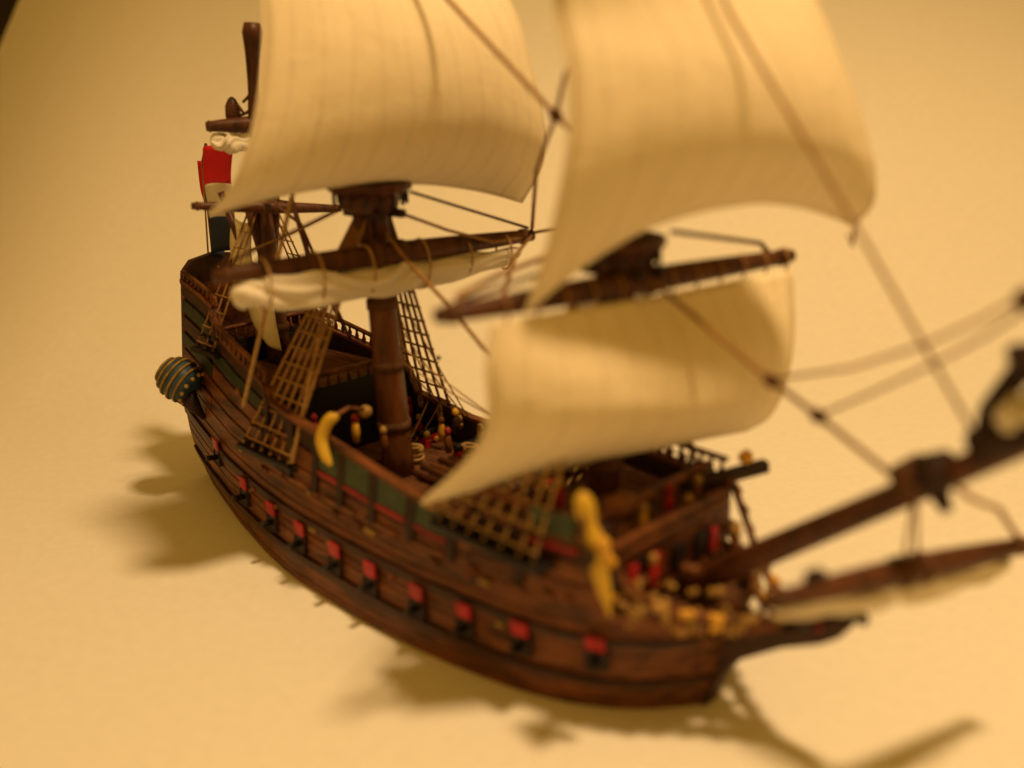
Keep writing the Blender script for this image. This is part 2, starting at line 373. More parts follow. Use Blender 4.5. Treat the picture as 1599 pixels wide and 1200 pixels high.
# stern transom
tv = []; tf = []
zz = np.linspace(.02, 4.05, 12)
for z in zz:
    x = stern_x(z); w_ = hbs(x, z)
    tv += [(x-.05, -w_, z), (x+.1, -w_, z), (x+.1, w_, z), (x-.05, w_, z)]
for i in range(11):
    for j in range(4): tf.append((i*4+j, i*4+(j+1) % 4, (i+1)*4+(j+1) % 4, (i+1)*4+j))
tf += [(3, 2, 1, 0), (44, 45, 46, 47)]
TR = mesh('transom', tv, tf, 'hull', SHIP)
cr_o = [(-.78, 4.05), (-.74, 4.3), (-.55, 4.5), (0, 4.6), (.55, 4.5), (.74, 4.3), (.78, 4.05)]
V = [(-6.22, y, z) for y, z in cr_o]+[(-6.05, y, z) for y, z in cr_o]; n = 7
mesh('taffrail_crest', V, [tuple(range(n)), tuple(range(n, 2*n))[::-1]]+[(i, i+n, (i+1) % n+n, (i+1) % n) for i in range(n)], 'wale', TR)
for z, mt in ((3.9, 'ochre'), (3.2, 'green'), (2.5, 'ochre'), (1.9, 'red')):
    x = stern_x(z); box('stern_moulding', (x-.07, 0, z), (.06, hbs(x, z)*1.95, .07), mt, TR)
for z in (2.85, 3.55):
    for y in (-.55, -.28, 0, .28, .55): box('stern_window', (stern_x(z)-.06, y*(1 if z < 3 else .85), z), (.04, .17, .3), 'black', TR)
lathe('carved_lion', [(0, .02), (.08, .16), (.2, .2), (.32, .15), (.4, .04)], (-6.24, 0, 4.1), 'gilt', TR, n=12)

# quarter galleries
for sgn in (-1, 1):
    base = at(301, 607, -1.42); axd = np.array([-.80, -.42, .55])
    if sgn > 0: base = base*np.array([1, -1, 1]); axd = axd*np.array([1, -1, 1])
    prof = [(-.04, .03), (-.03, .2), (0, .31), (.12, .37), (.3, .40), (.48, .37), (.62, .28), (.72, .15), (.76, .03)]
    q = lathe('quarter_gallery', prof, base, 'blue', SHIP, axd, 22)
    d, s, t = frame(axd)
    for h, r in ((.13, .385), (.27, .41), (.41, .40), (.54, .345), (.65, .255)):
        ring = [base+d*h+r*(math.cos(a)*s+math.sin(a)*t) for a in np.linspace(0, 2*math.pi, 25)]
        tube('gilt_band', ring, .027, 'old_gilt', q, 6)
    for a in np.linspace(0, 2*math.pi, 13)[:-1]:
        p = base+.335*(math.cos(a)*s+math.sin(a)*t); lathe('gilt_stud', [(-.04, .015), (-.02, .038), (.02, .038), (.04, .015)], p, 'gilt', q, axd, 8)
    tube('corbel', [base+d*.25+np.array([.05, 0, -.25]), base+np.array([.1, -sgn*.12, -.62])], [.22, .04], 'dark', q, 10)

# gun ports along the side: dark opening, red lid folded up, gun barrel
GX = [-3.98, -2.66, -1.58, -.66, .32, 1.22, 2.26, 3.18, 4.12, 5.14]
for sgn in (-1, 1):
    for x in GX:
        z = .82+.014*(x-1)**2+(.16 if x < -3.5 else 0); y = hbs(x, z)
        dy = (hbs(x+.1, z)-hbs(x-.1, z))/.2; dz = (hbs(x, z+.2)-hbs(x, z-.1))/.3
        ex = np.array([1, sgn*dy, 0]); ex /= np.linalg.norm(ex); ez = np.array([0, sgn*dz, 1.0]); ez -= ex*(ez@ex); ez /= np.linalg.norm(ez)
        ey = np.cross(ez, ex)*(-1 if sgn < 0 else 1); nrm = ey if ey[1]*sgn > 0 else -ey
        c = np.array([x, sgn*(y+.01), z]); ax = [ex, nrm, ez]
        gp = box('gun_port', c-ez*.14+nrm*.01, (.26, .07, .28), 'black', SHIP, ax)
        for o_, sz in ((ex*.14, (.035, .1, .28)), (-ex*.14, (.035, .1, .28)), (-ez*.14, (.31, .1, .035))): box('port_frame', c-ez*.13+o_+nrm*.01, sz, 'dark', gp, ax)
        tilt = nrm*.16+ez; tilt /= np.linalg.norm(tilt); n2 = np.cross(ex, tilt); n2 = n2 if n2@nrm > 0 else -n2
        box('port_lid', c+tilt*.12+nrm*.05, (.25, .035, .23), 'red', gp, [ex, n2, tilt])
        tube('gun_barrel', [c-ez*.14-nrm*.02, c-ez*.14+nrm*.2, c-ez*.14+nrm*.24], [.06, .05, .062], 'black', gp, 8)

# stem, knee of the head and beak
prism('beak', [(5.95, .0), (6.02, .02), (6.12, .3), (6.23, .57), (6.45, .91), (7.05, 1.36), (7.53, 1.62), (7.75, 1.80), (7.86, 2.0), (7.78, 2.04), (7.56, 1.90), (7.24, 1.67), (6.78, 1.52), (6.45, 1.52), (6.2, 1.4), (5.9, .8)], -.13, .13, 'wale', SHIP)
tube('figurehead', crom([(7.0, 0, 1.66), (7.4, 0, 1.86), (7.7, 0, 2.02), (7.9, 0, 2.1), (8.0, 0, 2.03)], 14), list(np.interp(np.linspace(0, 1, 14), [0, .4, .8, 1], [.05, .10, .09, .04])), 'dark', SHIP, 8)
lathe('red_tongue', [(-.05, .02), (0, .05), (.05, .02)], (7.5, -.1, 1.82), 'red', SHIP, (1, 0, .3), 8)
hg = MB()
V = []; xs_ = np.linspace(5.25, 6.6, 8)
for x in xs_:
    w_ = np.interp(x, [5.25, 5.8, 6.6], [1.1, .75, .08]); V += [(x, -w_, 1.42), (x, w_, 1.42)]
hg.add(V, [(2*i, 2*i+2, 2*i+3, 2*i+1) for i in range(7)]); GR = hg.build('beak_grating', 'deck', SHIP)
for j in range(7): x = 5.4+j*.16; w_ = np.interp(x, [5.25, 5.8, 6.6], [1.1, .75, .08]); box('grating_bar', (x, 0, 1.45), (.06, 2*w_, .05), 'deck', GR)
for sgn in (-1, 1):
    for pts, rr, mt in (([(5.3, 1.36, 2.55), (5.6, 1.28, 2.1), (6.0, .98, 1.82), (6.5, .55, 1.72), (7.1, .18, 1.82), (7.55, .05, 1.98)], .055, 'hull'),
                        ([(5.3, 1.28, 1.95), (5.6, 1.12, 1.68), (6.0, .8, 1.52), (6.5, .38, 1.5), (7.0, .12, 1.62)], .05, 'hull'),
                        ([(5.2, 1.25, 1.6), (5.5, 1.02, 1.42), (5.9, .62, 1.3), (6.3, .22, 1.28), (6.75, .08, 1.42)], .055, 'hull')):
        P = crom([(x, sgn*y, z) for x, y, z in pts], 20); hr = tube('head_rail', P, rr, mt, SHIP, 8)
        for i in range(1, 17, 2 if mt else 3):
            k = .6+random.random()*.7; c = P[i]+np.array([0, sgn*.05, .02])
            Vv, Ff = lathe_g([(-.09*k, .02), (-.05*k, .06*k), (0, .045*k), (.06*k, .065*k), (.1*k, .015)], c, P[min(i+1, 19)]-P[i-1]+np.array([0, 0, random.uniform(-.03, .12)]), 8)
            mesh('gilt_carving', Vv, Ff, random.choice(['gilt', 'gilt', 'ochre', 'hull']), hr, True)
    for x, y0, z0, z1 in ((5.55, 1.1, 1.4, 2.12), (5.85, .95, 1.35, 1.9), (6.15, .7, 1.3, 1.78), (6.45, .45, 1.3, 1.74)):
        tube('head_timber', [(x, sgn*(y0-.25), z0), (x+.03, sgn*y0, (z0+z1)/2), (x+.05, sgn*(y0-.02), z1)], [.04, .045, .04], 'gilt', SHIP, 6)
box('cross_beam', (4.9, .15, 2.70), (.10, 2.5, .09), 'hull', SHIP)
for px, py, y in ((962, 902, -1.2), (985, 925, -1.1), (1000, 950, -1.05), (1018, 935, -.95), (1035, 960, -.9), (1062, 950, -.75), (1078, 965, -.7), (1082, 925, -.6), (1103, 965, -.5), (1118, 925, -.3), (1130, 950, -.3), (1160, 932, -.15), (1150, 960, -.1), (1078, 890, -.4), (1005, 905, -.9), (1048, 915, -.7), (1140, 985, -.15), (1060, 985, -.8), (1100, 1000, -.45), (985, 975, -1.15)):
    k = .7+random.random()*.8
    Vv, Ff = lathe_g([(-.1*k, .02), (-.05*k, .065*k), (0, .045*k), (.06*k, .07*k), (.11*k, .015)], at(px, py, y), (1, random.uniform(-.2, .9), random.uniform(-.5, .7)), 8)
    mesh('gilt_carving', Vv, Ff, random.choice(['gilt', 'gilt', 'hull', 'spar_light']), GR, True)
# catheads
for sgn in (-1, 1):
    c0 = np.array([4.9, sgn*.8, 2.52]); c1 = np.array([5.48, sgn*1.95, 2.66]); d = (c1-c0)/np.linalg.norm(c1-c0); s = np.cross(d, [0, 0, 1]); s /= np.linalg.norm(s)
    box('cathead', (c0+c1)/2, (np.linalg.norm(c1-c0), .17, .17), 'dark', SHIP, [d, s, np.cross(s, d)])

# balustrades
def balustrade(pts, h, step, sgn_name='balustrade'):
    P = crom(pts, 24); top = [p+np.array([0, 0, h]) for p in P]
    o = tube(sgn_name, top, .045, 'hull', SHIP, 6)
    L = np.cumsum([0]+[np.linalg.norm(P[i+1]-P[i]) for i in range(23)])
    for q in np.arange(0.03, L[-1], step):
        p = np.array([np.interp(q, L, P[:, a]) for a in range(3)])
        lathe('baluster', [(0, .03), (h*.3, .045), (h*.6, .025), (h, .03)], p, 'hull', o, n=6)
for sgn in (-1, 1):
    balustrade([(x, sgn*(hbs(x, 2.5)-.03), rail(x, sgn)+.03) for x in (3.3, 3.9, 4.5, 5.2)], .27, .2)
    balustrade([(x, sgn*(hbs(x, 2.9)-.03), rail(x, sgn)+.03) for x in (-4.3, -3.6, -2.8, -2.05)], .22, .2)
    balustrade([(x, sgn*(hbs(x, 4)-.03), rail(x, sgn)+.03) for x in (-6.05, -5.6, -5, -4.45)], .16, .2)
balustrade([(3.22, y, 2.2) for y in (-1.4, -.5, .5, 1.4)], .3, .22)
balustrade([(-2.0, y, 2.74) for y in (-1.4, -.5, .5, 1.4)], .22, .22)
balustrade([(-4.38, y, 3.2) for y in (-1.1, -.4, .4, 1.1)], .28, .2)

# ------------------------------------------------------------------ masts, tops and yards
BR = math.radians(10.88); YD = np.array([math.sin(BR), math.cos(BR), 0])
def main_at(z): return np.array([-.495-.055*(z-1.85), -.0136*(z-1.85), z])
def fore_at(z): return np.array([4.077+.061*(z-2.34), .022*(z-2.34), z])
def mizz_at(z): return np.array([-4.0-.045*(z-2.4), 0, z])
def mast(name, f, z0, z1, r0_, r1_, bands, mt='spar'):
    zz_ = np.linspace(z0, z1, 12); o = tube(name, [f(z) for z in zz_], list(np.linspace(r0_, r1_, 12)), mt, SHIP, 12)
    for z in bands:
        r_ = np.interp(z, [z0, z1], [r0_, r1_]); tube('rope_woolding', [f(z-.08), f(z+.08)], r_+.025, 'rope_dark', o, 12)
    return o
MM = mast('main_mast', main_at, 1.36, 6.2, .28, .2, (2.3, 3.35, 4.4), 'spar_mid')
mast('main_topmast', lambda z: main_at(z)+np.array([.16, 0, 0]), 5.5, 11.2, .15, .08, (6.6,))
FM = mast('fore_mast', fore_at, 1.9, 5.95, .25, .19, (2.9, 4.0), 'spar')
mast('fore_topmast', lambda z: fore_at(z)+np.array([.15, 0, 0]), 5.4, 10.3, .14, .07, (6.3,))
ZM = mast('mizzen_mast', mizz_at, 2.6, 6.3, .23, .16, (3.4, 4.4), 'spar')
def mast_top(f, z, r_, h, parent):
    o = lathe('mast_top', [(-h, r_*.62), (-h*.45, r_*.72), (-h*.3, r_*.86), (-.06, r_), (.04, r_), (.04, r_*.94), (-.05, r_*.85), (-h*.5, r_*.55)], f(z), 'spar', SHIP, n=20, smooth=False)
    for a in np.linspace(0, 2*math.pi, 17)[:-1]:
        p = f(z)+np.array([r_*.86*math.cos(a), r_*.86*math.sin(a), -.16]); 
        box('rib', p, (.05, .05, .3), 'dark', o, [[math.cos(a), math.sin(a), 0], [-math.sin(a), math.cos(a), 0], [0, 0, 1]])
    for sy in (-.2, .2): box('trestle_tree', f(z-h)+np.array([.05, sy, -.02]), (1.0, .12, .13), 'dark', o)
    for sy in (-.17, .17): tube('cheek', [f(z-h-.9)+np.array([0, sy*.9, 0]), f(z-h)+np.array([0, sy*1.5, 0])], [.06, .13], 'spar', o, 8)
mast_top(main_at, 6.33, .68, .42, MM)
mast_top(fore_at, 5.98, .56, .36, FM)
mast_top(mizz_at, 6.0, .36, .25, ZM)

def yard(name, c, dr, hl, r_, mt='spar'):
    c = np.array(c, float); dr = np.array(dr, float)/np.linalg.norm(dr); ts = np.linspace(-1, 1, 15)
    o = tube(name, [c+dr*hl*t for t in ts], [r_*(1-.45*abs(t)**1.6) for t in ts], mt, SHIP, 12)
    for t in (-.93, .93):
        tube('yardarm_cleat', [c+dr*hl*(t-.02), c+dr*hl*(t+.02)], r_*.72, 'rope_dark', o, 10)
    for t in (-.08, .08): tube('sling', [c+dr*hl*(t-.02), c+dr*hl*(t+.02)], r_*1.16, 'rope_dark', o, 10)
    return o
MYC = main_at(5.253)+np.array([.30, 0, 0]); FYC = fore_at(5.468)+np.array([.27, 0, 0])
MYL, MYR = MYC-YD*2.82, MYC+YD*2.82+np.array([0, 0, .02]); FYL, FYR = FYC-YD*2.89, FYC+YD*2.89
yard('main_yard', MYC, YD, 2.82, .185); yard('fore_yard', FYC, YD, 2.89, .17)
MTY = main_at(10.6)+np.array([.3, 0, 0]); FTY = fore_at(9.7)+np.array([.28, 0, 0])
yard('main_topsail_yard', MTY, YD, 1.7, .11); yard('fore_topsail_yard', FTY, YD, 1.6, .1)
ZY0, ZY1 = at(300, 322, -1.45), at(532, 326, 1.2)
yard('mizzen_yard', (ZY0+ZY1)/2, ZY1-ZY0, np.linalg.norm(ZY1-ZY0)/2, .11, 'spar')
ZTY0 = at(322, 198, -.75); ZTY1 = at(480, 190, .9)
yard('mizzen_topsail_yard', (ZTY0+ZTY1)/2, ZTY1-ZTY0, np.linalg.norm(ZTY1-ZTY0)/2, .15, 'spar')
# mizzen topmast: a slim pole that thickens towards its rounded head
pt = at(394, 36, 0); pb = at(396, 150, 0); pk = mizz_at(5.6)
P = crom([pk, at(399, 215, 0), pb, (pb+pt)/2, pt], 16)
tube('mizzen_topmast', P, list(np.interp(np.linspace(0, 1, 16), [0, .45, .55, .78, .95, 1], [.12, .10, .09, .125, .18, .14])), 'spar', SHIP, 10)
lathe('mizzen_cap', [(-.22, .10), (-.1, .14), (.08, .13), (.2, .07), (.24, .02)], at(364, 173, -.2), 'spar', SHIP, n=10)
tube('lashing', [at(372, 165, -.15), at(382, 178, -.1), at(398, 168, 0)], .028, 'rope_dark', SHIP, 6)
tube('lashing', [at(366, 185, -.2), at(398, 171, 0)], .028, 'rope_dark', SHIP, 6)
tube('lashing', [at(380, 160, -.1), at(396, 143, 0)], .026, 'rope_dark', SHIP, 6)

# bowsprit, sprit top, spritsail yard
BS0 = np.array([5.35, .05, 1.40]); BS1 = np.array([9.9, 0, 5.05])
tube('bowsprit', [BS0+(BS1-BS0)*t for t in np.linspace(0, 1, 10)], list(np.linspace(.19, .13, 10)), 'spar', SHIP, 12)
bd = (BS1-BS0)/np.linalg.norm(BS1-BS0)
g = at(1410, 752, 0)
tube('gammoning', [g-bd*.02, g+bd*.28], [.19, .21], 'rope_dark', SHIP, 12)
tube('bee_block', [g+bd*.3-np.array([0, 0, .06]), g+bd*.62-np.array([0, 0, .08])], [.24, .19], 'dark', SHIP, 10)
tube('hanging_block', [at(1462, 760, 0), at(1480, 800, 0)], [.13, .06], 'dark', SHIP, 8)
tube('bee_block', [g+bd*.9, g+bd*1.5], [.2, .22], 'dark', SHIP, 10)
tube('sprit_knee', [at(1530, 690, 0), at(1545, 640, 0), at(1599, 575, 0), at(1680, 520, 0)], [.07, .10, .13, .15], 'dark', SHIP, 10)
stp = at(1640, 560, 0)
lathe('sprit_top', [(-.2, .22), (-.05, .36), (.05, .38), (.05, .32), (-.1, .18)], stp, 'dark', SHIP, n=16)
tube('sprit_topmast', [stp-np.array([0, 0, .3]), stp+np.array([.05, 0, 2.0])], [.1, .06], 'spar', SHIP, 10)
SYL = at(1200, 940, -1.85); SYR = at(1606, 850, 2.05); SYC = (SYL+SYR)/2; SYD = (SYR-SYL)/np.linalg.norm(SYR-SYL); SHL = np.linalg.norm(SYR-SYL)/2
yard('spritsail_yard', SYC, SYD, SHL, .165)
for q in (-.12, .12): tube('yard_sling', [SYC+SYD*q, BS0+(BS1-BS0)*.66], .02, 'rope', SHIP, 6)
c = SYL+SYD*.62; box('yard_cleat', c+np.array([0, 0, .14]), (.22, .12, .2), 'dark', SHIP, [SYD, np.cross([0, 0, 1], SYD), [0, 0, 1]])

# ------------------------------------------------------------------ sails
def sail(name, Lp, Rp, belly, rise, mt='sail', nu=28, nv=30, ripple=.018, seed=1):
    Lc, Rc = crom(Lp, nv), crom(Rp, nv); bl = np.interp(np.linspace(0, 1, nv), np.linspace(0, 1, len(belly)), belly)
    bl = np.convolve(np.pad(bl, 2, 'edge'), np.ones(5)/5, 'valid'); rs = np.random.RandomState(seed); ph = rs.rand(4)*6
    G = []
    for i in range(nv):
        v = i/(nv-1); row = []
        for j in range(nu):
            u = -1+2*j/(nu-1); p = Lc[i]+(Rc[i]-Lc[i])*(u+1)/2; k = 1-u*u
            rip = ripple*(math.sin(9*u+ph[0]+1.5*v)*.6+math.sin(17*u+ph[1]-v)*.4)*math.sin(math.pi*min(1, v*1.1))
            row.append(p+np.array([bl[i]*k+rip, -.1*rip, rise*(v**5)*k]))
        G.append(row)
    o = sheet(name, G, .025, mt, SHIP)
    for e, E_ in (('left', [r[0] for r in G]), ('right', [r[-1] for r in G]), ('foot', G[-1])):
        tube('bolt_rope', E_, .026, 'sail', o, 6)
    return o
sail('main_topsail', [MTY-YD*1.55, at(410, 0, -1.9), at(410, 100, -2.1), at(395, 200, -2.35), at(365, 290, -2.6), at(328, 335, -2.75)],
     [MTY+YD*1.55, at(795, 0, 1.9), at(830, 105, 2.1), at(850, 200, 2.35), at(845, 260, 2.55), at(815, 316, 2.7)], [0, .6, .72, .62, .38, .08], .40, seed=2)
sail('fore_topsail', [FTY-YD*1.45, at(868, 0, -1.2), at(887, 100, -1.35), at(890, 200, -1.5), at(878, 290, -1.6), at(855, 390, -1.65), at(822, 488, -1.7)],
     [FTY+YD*1.45, at(1270, 0, 1.8), at(1325, 130, 2.1), at(1355, 230, 2.3), at(1363, 275, 2.42), at(1361, 318, 2.5), at(1334, 352, 2.5)], [0, .5, .7, .62, .38, .15, -.05], .70, seed=3)
tube('clew_loop', [at(1336, 350, 2.5), at(1331, 385, 2.55), at(1324, 366, 2.5)], .022, 'rope', SHIP, 6)
sail('fore_course', [FYC-YD*2.25+np.array([.12, 0, -.15]), at(762, 580, -2.3), at(765, 650, -2.3), at(740, 710, -2.3), at(660, 785, -2.3)],
     [FYC+YD*2.75+np.array([.12, 0, -.15]), at(1238, 520, 2.55), at(1225, 600, 2.4), at(1200, 650, 2.3), at(1165, 672, 2.2)], [.08, .6, .72, .52, .12], .12, seed=4)
# lashings between the fore course and its yard
for t in np.linspace(-.72, .9, 12):
    p = FYC+YD*2.89*t; tube('sail_lashing', [p+np.array([.1, 0, .17]), p+np.array([.19, 0, 0]), p+np.array([.14, 0, -.2])], .016, 'rope', SHIP, 6)

def furled(name, a, b, sagv, rad, seed, mt='furl', n=90, nk=40, gaskets=6):
    rs = np.random.RandomState(seed); ph = rs.rand(6)*6; a = np.array(a, float); b = np.array(b, float); d, s, t = frame(b-a); L = np.linalg.norm(b-a); V = []; F = []; uv = []
    C_ = []
    for i in range(n):
        v = i/(n-1); env = min(1, v/.04)**.5*min(1, (1-v)/.04)**.5; r_ = np.interp(v, [0, .06, .25, .55, .8, 1], rad)*(.25+.75*env)
        c = a+(b-a)*v-np.array([0, 0, sagv*4*v*(1-v)]); C_.append(c)
        for k in range(nk):
            an = 2*math.pi*k/nk
            ws = an+1.2*math.sin(7*v+ph[4])+.5*math.sin(19*v+ph[5])
            rr = r_*(.96+.15*math.sin(3*ws+ph[0])-.17*abs(math.sin(2.5*ws+ph[1]+3*v))**4+.10*math.sin(7*ws+ph[2]+6*v)+.09*math.sin(23*v+ph[3])+.05*math.sin(41*v+3*an))
            V.append(c+rr*(.8*math.cos(an)*s+1.05*math.sin(an)*t)); uv.append((k/nk, v*3))
    for i in range(n-1):
        for k in range(nk): F.append((i*nk+k, i*nk+(k+1) % nk, (i+1)*nk+(k+1) % nk, (i+1)*nk+k))
    F += [tuple(range(nk))[::-1], tuple(range((n-1)*nk, n*nk))]
    o = mesh(name, V, F, mt, SHIP, True, uv)
    return o
def under(c, dr, hl, t, dz, dx=.05): return np.array(c)+np.array(dr)*hl*t+np.array([dx, 0, -dz])
furled('furled_main_course', under(MYC, YD, 2.82, -.93, .30), under(MYC, YD, 2.82, .9, .26), .12, [.21, .235, .265, .245, .17, .12], 3)
furled('furled_spritsail', SYL+SYD*.02-np.array([0, 0, .10]), SYR-SYD*.3-np.array([0, 0, .2]), .06, [.06, .085, .14, .20, .17, .1], 5)
furled('furled_sprit_topsail', at(1562, 655, -.3), at(1665, 618, .4), .02, [.10, .14, .17, .17, .15, .1], 9)
furled('furled_mizzen_topsail', ZTY0+np.array([0, .05, -.27]), ZTY1-np.array([0, .1, .27]), .06, [.12, .15, .16, .16, .14, .1], 8)
for t in (-.75, -.45, -.15, .2, .5, .78):
    p = MYC+YD*2.82*t; r_ = .36 if t < .4 else .26
    ring = [p+np.array([.03, 0, -.21])+np.array([math.cos(a)*(r_*.55+.05), 0, math.sin(a)*(r_+.04)]) for a in np.linspace(0, 2*math.pi, 17)]
    if t < .9: tube('gasket', ring, .018, 'rope_pale', SHIP, 6)
# lateen mizzen, brailed up and hanging beside its mast
lat = [[at(362, 338, -.35), at(378, 345, -.25), at(394, 350, -.2)], [at(362, 400, -.35), at(380, 405, -.28), at(395, 410, -.25)], [at(385, 470, -.4), at(402, 472, -.3), at(424, 472, -.25)],
       [at(396, 505, -.45), at(414, 512, -.32), at(432, 510, -.28)], [at(412, 530, -.42), at(424, 538, -.33), at(440, 548, -.3)]]
cols = [crom([r[j] for r in lat], 22) for j in range(3)]
G = [[c for c in crom([cols[0][i], cols[1][i]+np.array([.12, -.1, 0]), cols[2][i]], 9)] for i in range(22)]
sheet('mizzen_sail', G, .03, 'sail', SHIP)
tube('lateen_yard', [at(345, 300, -.5), at(400, 440, -.15), at(470, 590, .1)], [.06, .09, .06], 'spar', SHIP, 10)

# ------------------------------------------------------------------ shrouds with ratlines
def shrouds(f_top, zt, xs_, z_ch, sgn, n_rat, r_=.03, mt='rope', ztoprat=.86, ych=None, ytop=.22):
    ychn = ych or 1.86
    ch = box('channel', ((min(xs_)+max(xs_))/2, sgn*(ychn-.1), z_ch-.06), (max(xs_)-min(xs_)+.3, .34, .09), 'black', SHIP)  # channel coloured black to stand in for the shadow under the shrouds
    lines = []
    for i, x in enumerate(xs_):
        b = np.array([x, sgn*ychn, z_ch+.02]); tp = f_top(zt)+np.array([-.14+.28*i/(len(xs_)-1)*1.0, sgn*ytop, 0]); lines.append((b, tp))
        tube('shroud', sag(b, tp, .0, 4), r_, mt, ch, 6)
        lathe('deadeye', [(-.04, .02), (-.02, .045), (.02, .045), (.04, .02)], b+(tp-b)*.02, 'dark', ch, (0, 1, 0), 10)
        lathe('deadeye', [(-.04, .02), (-.02, .04), (.02, .04), (.04, .02)], b+(tp-b)*.085, 'dark', ch, (0, 1, 0), 10)
    for k in range(n_rat):
        t = .035+(ztoprat-.035)*k/(n_rat-1)
        P = [b+(tp-b)*t+np.array([0, sgn*.015, 0]) for b, tp in lines]
        P = [P[0]+(P[0]-P[1])*.18]+P+[P[-1]+(P[-1]-P[-2])*.18]
        PP = [P[0]]
        for i in range(len(P)-1): PP += [(P[i]+P[i+1])/2-np.array([0, 0, .012]), P[i+1]]
        tube('ratline', PP, r_*.68, mt, ch, 5)
    return ch
for sgn in (-1, 1):
    shrouds(main_at, 5.85, (-2.45, -2.16, -1.88, -1.6, -1.32, -1.05), 1.95 if sgn < 0 else 1.75, sgn, 13, mt='rope', ych=1.80)
    shrouds(fore_at, 5.6, (2.72, 3.0, 3.3, 3.6, 3.92, 4.25, 4.5), 2.2, sgn, 12, r_=.023, mt='rope_pale' if sgn < 0 else 'rope', ych=1.80)
    shrouds(mizz_at, 5.6, (-4.75, -4.45, -4.15), 3.15, sgn, 8, mt='rope', ych=1.3, r_=.02)

# ------------------------------------------------------------------ running and standing rigging
def rope(name, pts, r_, mt, knots=()):
    o = tube(name, pts, r_, mt, SHIP, 6)
    for k in knots: lathe('knot', [(-.1, .03), (-.06, .075), (.02, .085), (.08, .06), (.11, .03)], k, 'rope_dark', o, np.array(pts[-1])-np.array(pts[0]), 8)
    return o
rope('main_backstay', [main_at(9.6), at(380, 636, -1.78)], .042, 'rope_pale')
rope('main_backstay', [main_at(5.8)+np.array([0, -.2, 0]), at(512, 468, -.72), at(456, 724, -1.84)], .038, 'rope_pale')
rope('fore_backstay', [fore_at(5.5)+np.array([-.2, -.3, 0]), at(688, 792, -1.84)], .036, 'rope_pale')
rope('main_backstay', [main_at(9.6), at(640, 560, 1.7)*0+np.array([-2.42, 1.78, 2.6])], .042, 'rope_pale')
rope('main_topmast_stay', [main_at(10.7)+np.array([.2, 0, 0]), at(700, 0, 0), at(868, 180, 0), fore_at(6.6)], .034, 'rope', [at(868, 180, 0)])
rope('bowline', [fore_at(8.6)+np.array([.1, 0, 0]), at(884, 112, -.1), at(868, 182, 0), at(838, 265, 1.2), MYR+np.array([0, 0, .1])], .034, 'rope')
rope('yard_brace', [MYR, at(805, 400, 1.2), at(786, 462, -.9), FYC-YD*1.9], .034, 'rope')
rope('yard_brace', [FYL+YD*.25, at(716, 462, -2.3), at(790, 425, -1.0), at(862, 398, -.2), fore_at(5.9)], .042, 'rope')
rope('yard_brace', [MYR+np.array([0, 0, .02]), at(870, 357, 1.8), fore_at(6.1)], .03, 'rope')
rope('main_stay', [main_at(5.75)+np.array([.1, 0, 0]), at(640, 412, 0), at(702, 478, 0), np.array([3.7, 0, 2.7])], .034, 'rope')
rope('yard_lift', [main_at(6.2)+np.array([.45, .45, 0]), MYR+np.array([0, -.1, .12])], .028, 'rope_dark')
rope('yard_lift', [main_at(6.2)+np.array([.45, -.45, 0]), MYL+np.array([0, .1, .12])], .028, 'rope_dark')
rope('yard_line', [at(606, 326, .1), at(700, 360, .9), at(770, 378, 1.8), MYR+np.array([.05, -.1, -.02])], .03, 'rope')
rope('yard_lift', [at(1050, 362, .4), at(1188, 380, 2.4), at(1200, 394, 2.62)], .036, 'rope_dark')
rope('yard_lift', [fore_at(6.0)+np.array([.3, -.4, 0]), FYL+np.array([0, .3, .1])], .03, 'rope_dark')
rope('fore_stay', [fore_at(5.7)+np.array([.15, 0, 0]), at(1205, 595, 0), at(1278, 650, 0), at(1408, 754, 0)], .034, 'rope', [at(1205, 595, 0), at(1278, 650, 0)])
rope('sprit_line', [at(1205, 593, 0), at(1330, 575, 0), at(1440, 540, 0), at(1530, 500, 0), at(1620, 452, 0)], .024, 'rope')
rope('sprit_line', [at(1278, 650, 0), at(1370, 610, 0), at(1460, 568, 0), at(1540, 525, 0), at(1620, 470, 0)], .024, 'rope')
rope('fore_topmast_stay', [fore_at(10.2)+np.array([.25, 0, 0]), at(1140, 22, .05), at(1335, 350, 0), at(1530, 692, 0)], .024, 'rope')
rope('sprit_brace', [BS0+(BS1-BS0)*.72, at(1520, 780, .3), at(1560, 795, 1.0), SYR-SYD*.1], .035, 'rope')
lathe('block', [(-.12, .04), (-.05, .1), (.05, .1), (.12, .04)], at(1601, 468, 0), 'rope_dark', SHIP, (0, 0, 1), 10)
rope('mizzen_stay', [mizz_at(5.9), at(470, 350, 0), at(545, 525, 0)], .03, 'rope_dark')
rope('mizzen_line', [at(525, 330, .2), at(455, 365, -.3), at(390, 392, -.6)], .03, 'rope_pale')
rope('mizzen_shroud_line', [at(455, 310, -.1), at(478, 385, -.1), at(500, 470, .2)], .05, 'spar')
rope('mizzen_line', [at(515, 470, .3), at(548, 530, 1.1)], .026, 'rope_dark')
rope('fore_tack', [at(660, 786, -2.3), at(690, 800, -1.8)], .03, 'rope_pale')
lathe('clew_block', [(-.1, .03), (-.04, .09), (.04, .09), (.1, .03)], at(682, 800, -1.78), 'black', SHIP, (1, 0, 0), 10)
lathe('eye_ring', [(-.03, .05), (0, .09), (.03, .05)], at(372, 612, -1.55), 'spar_light', SHIP, (0, 1, 0), 12)

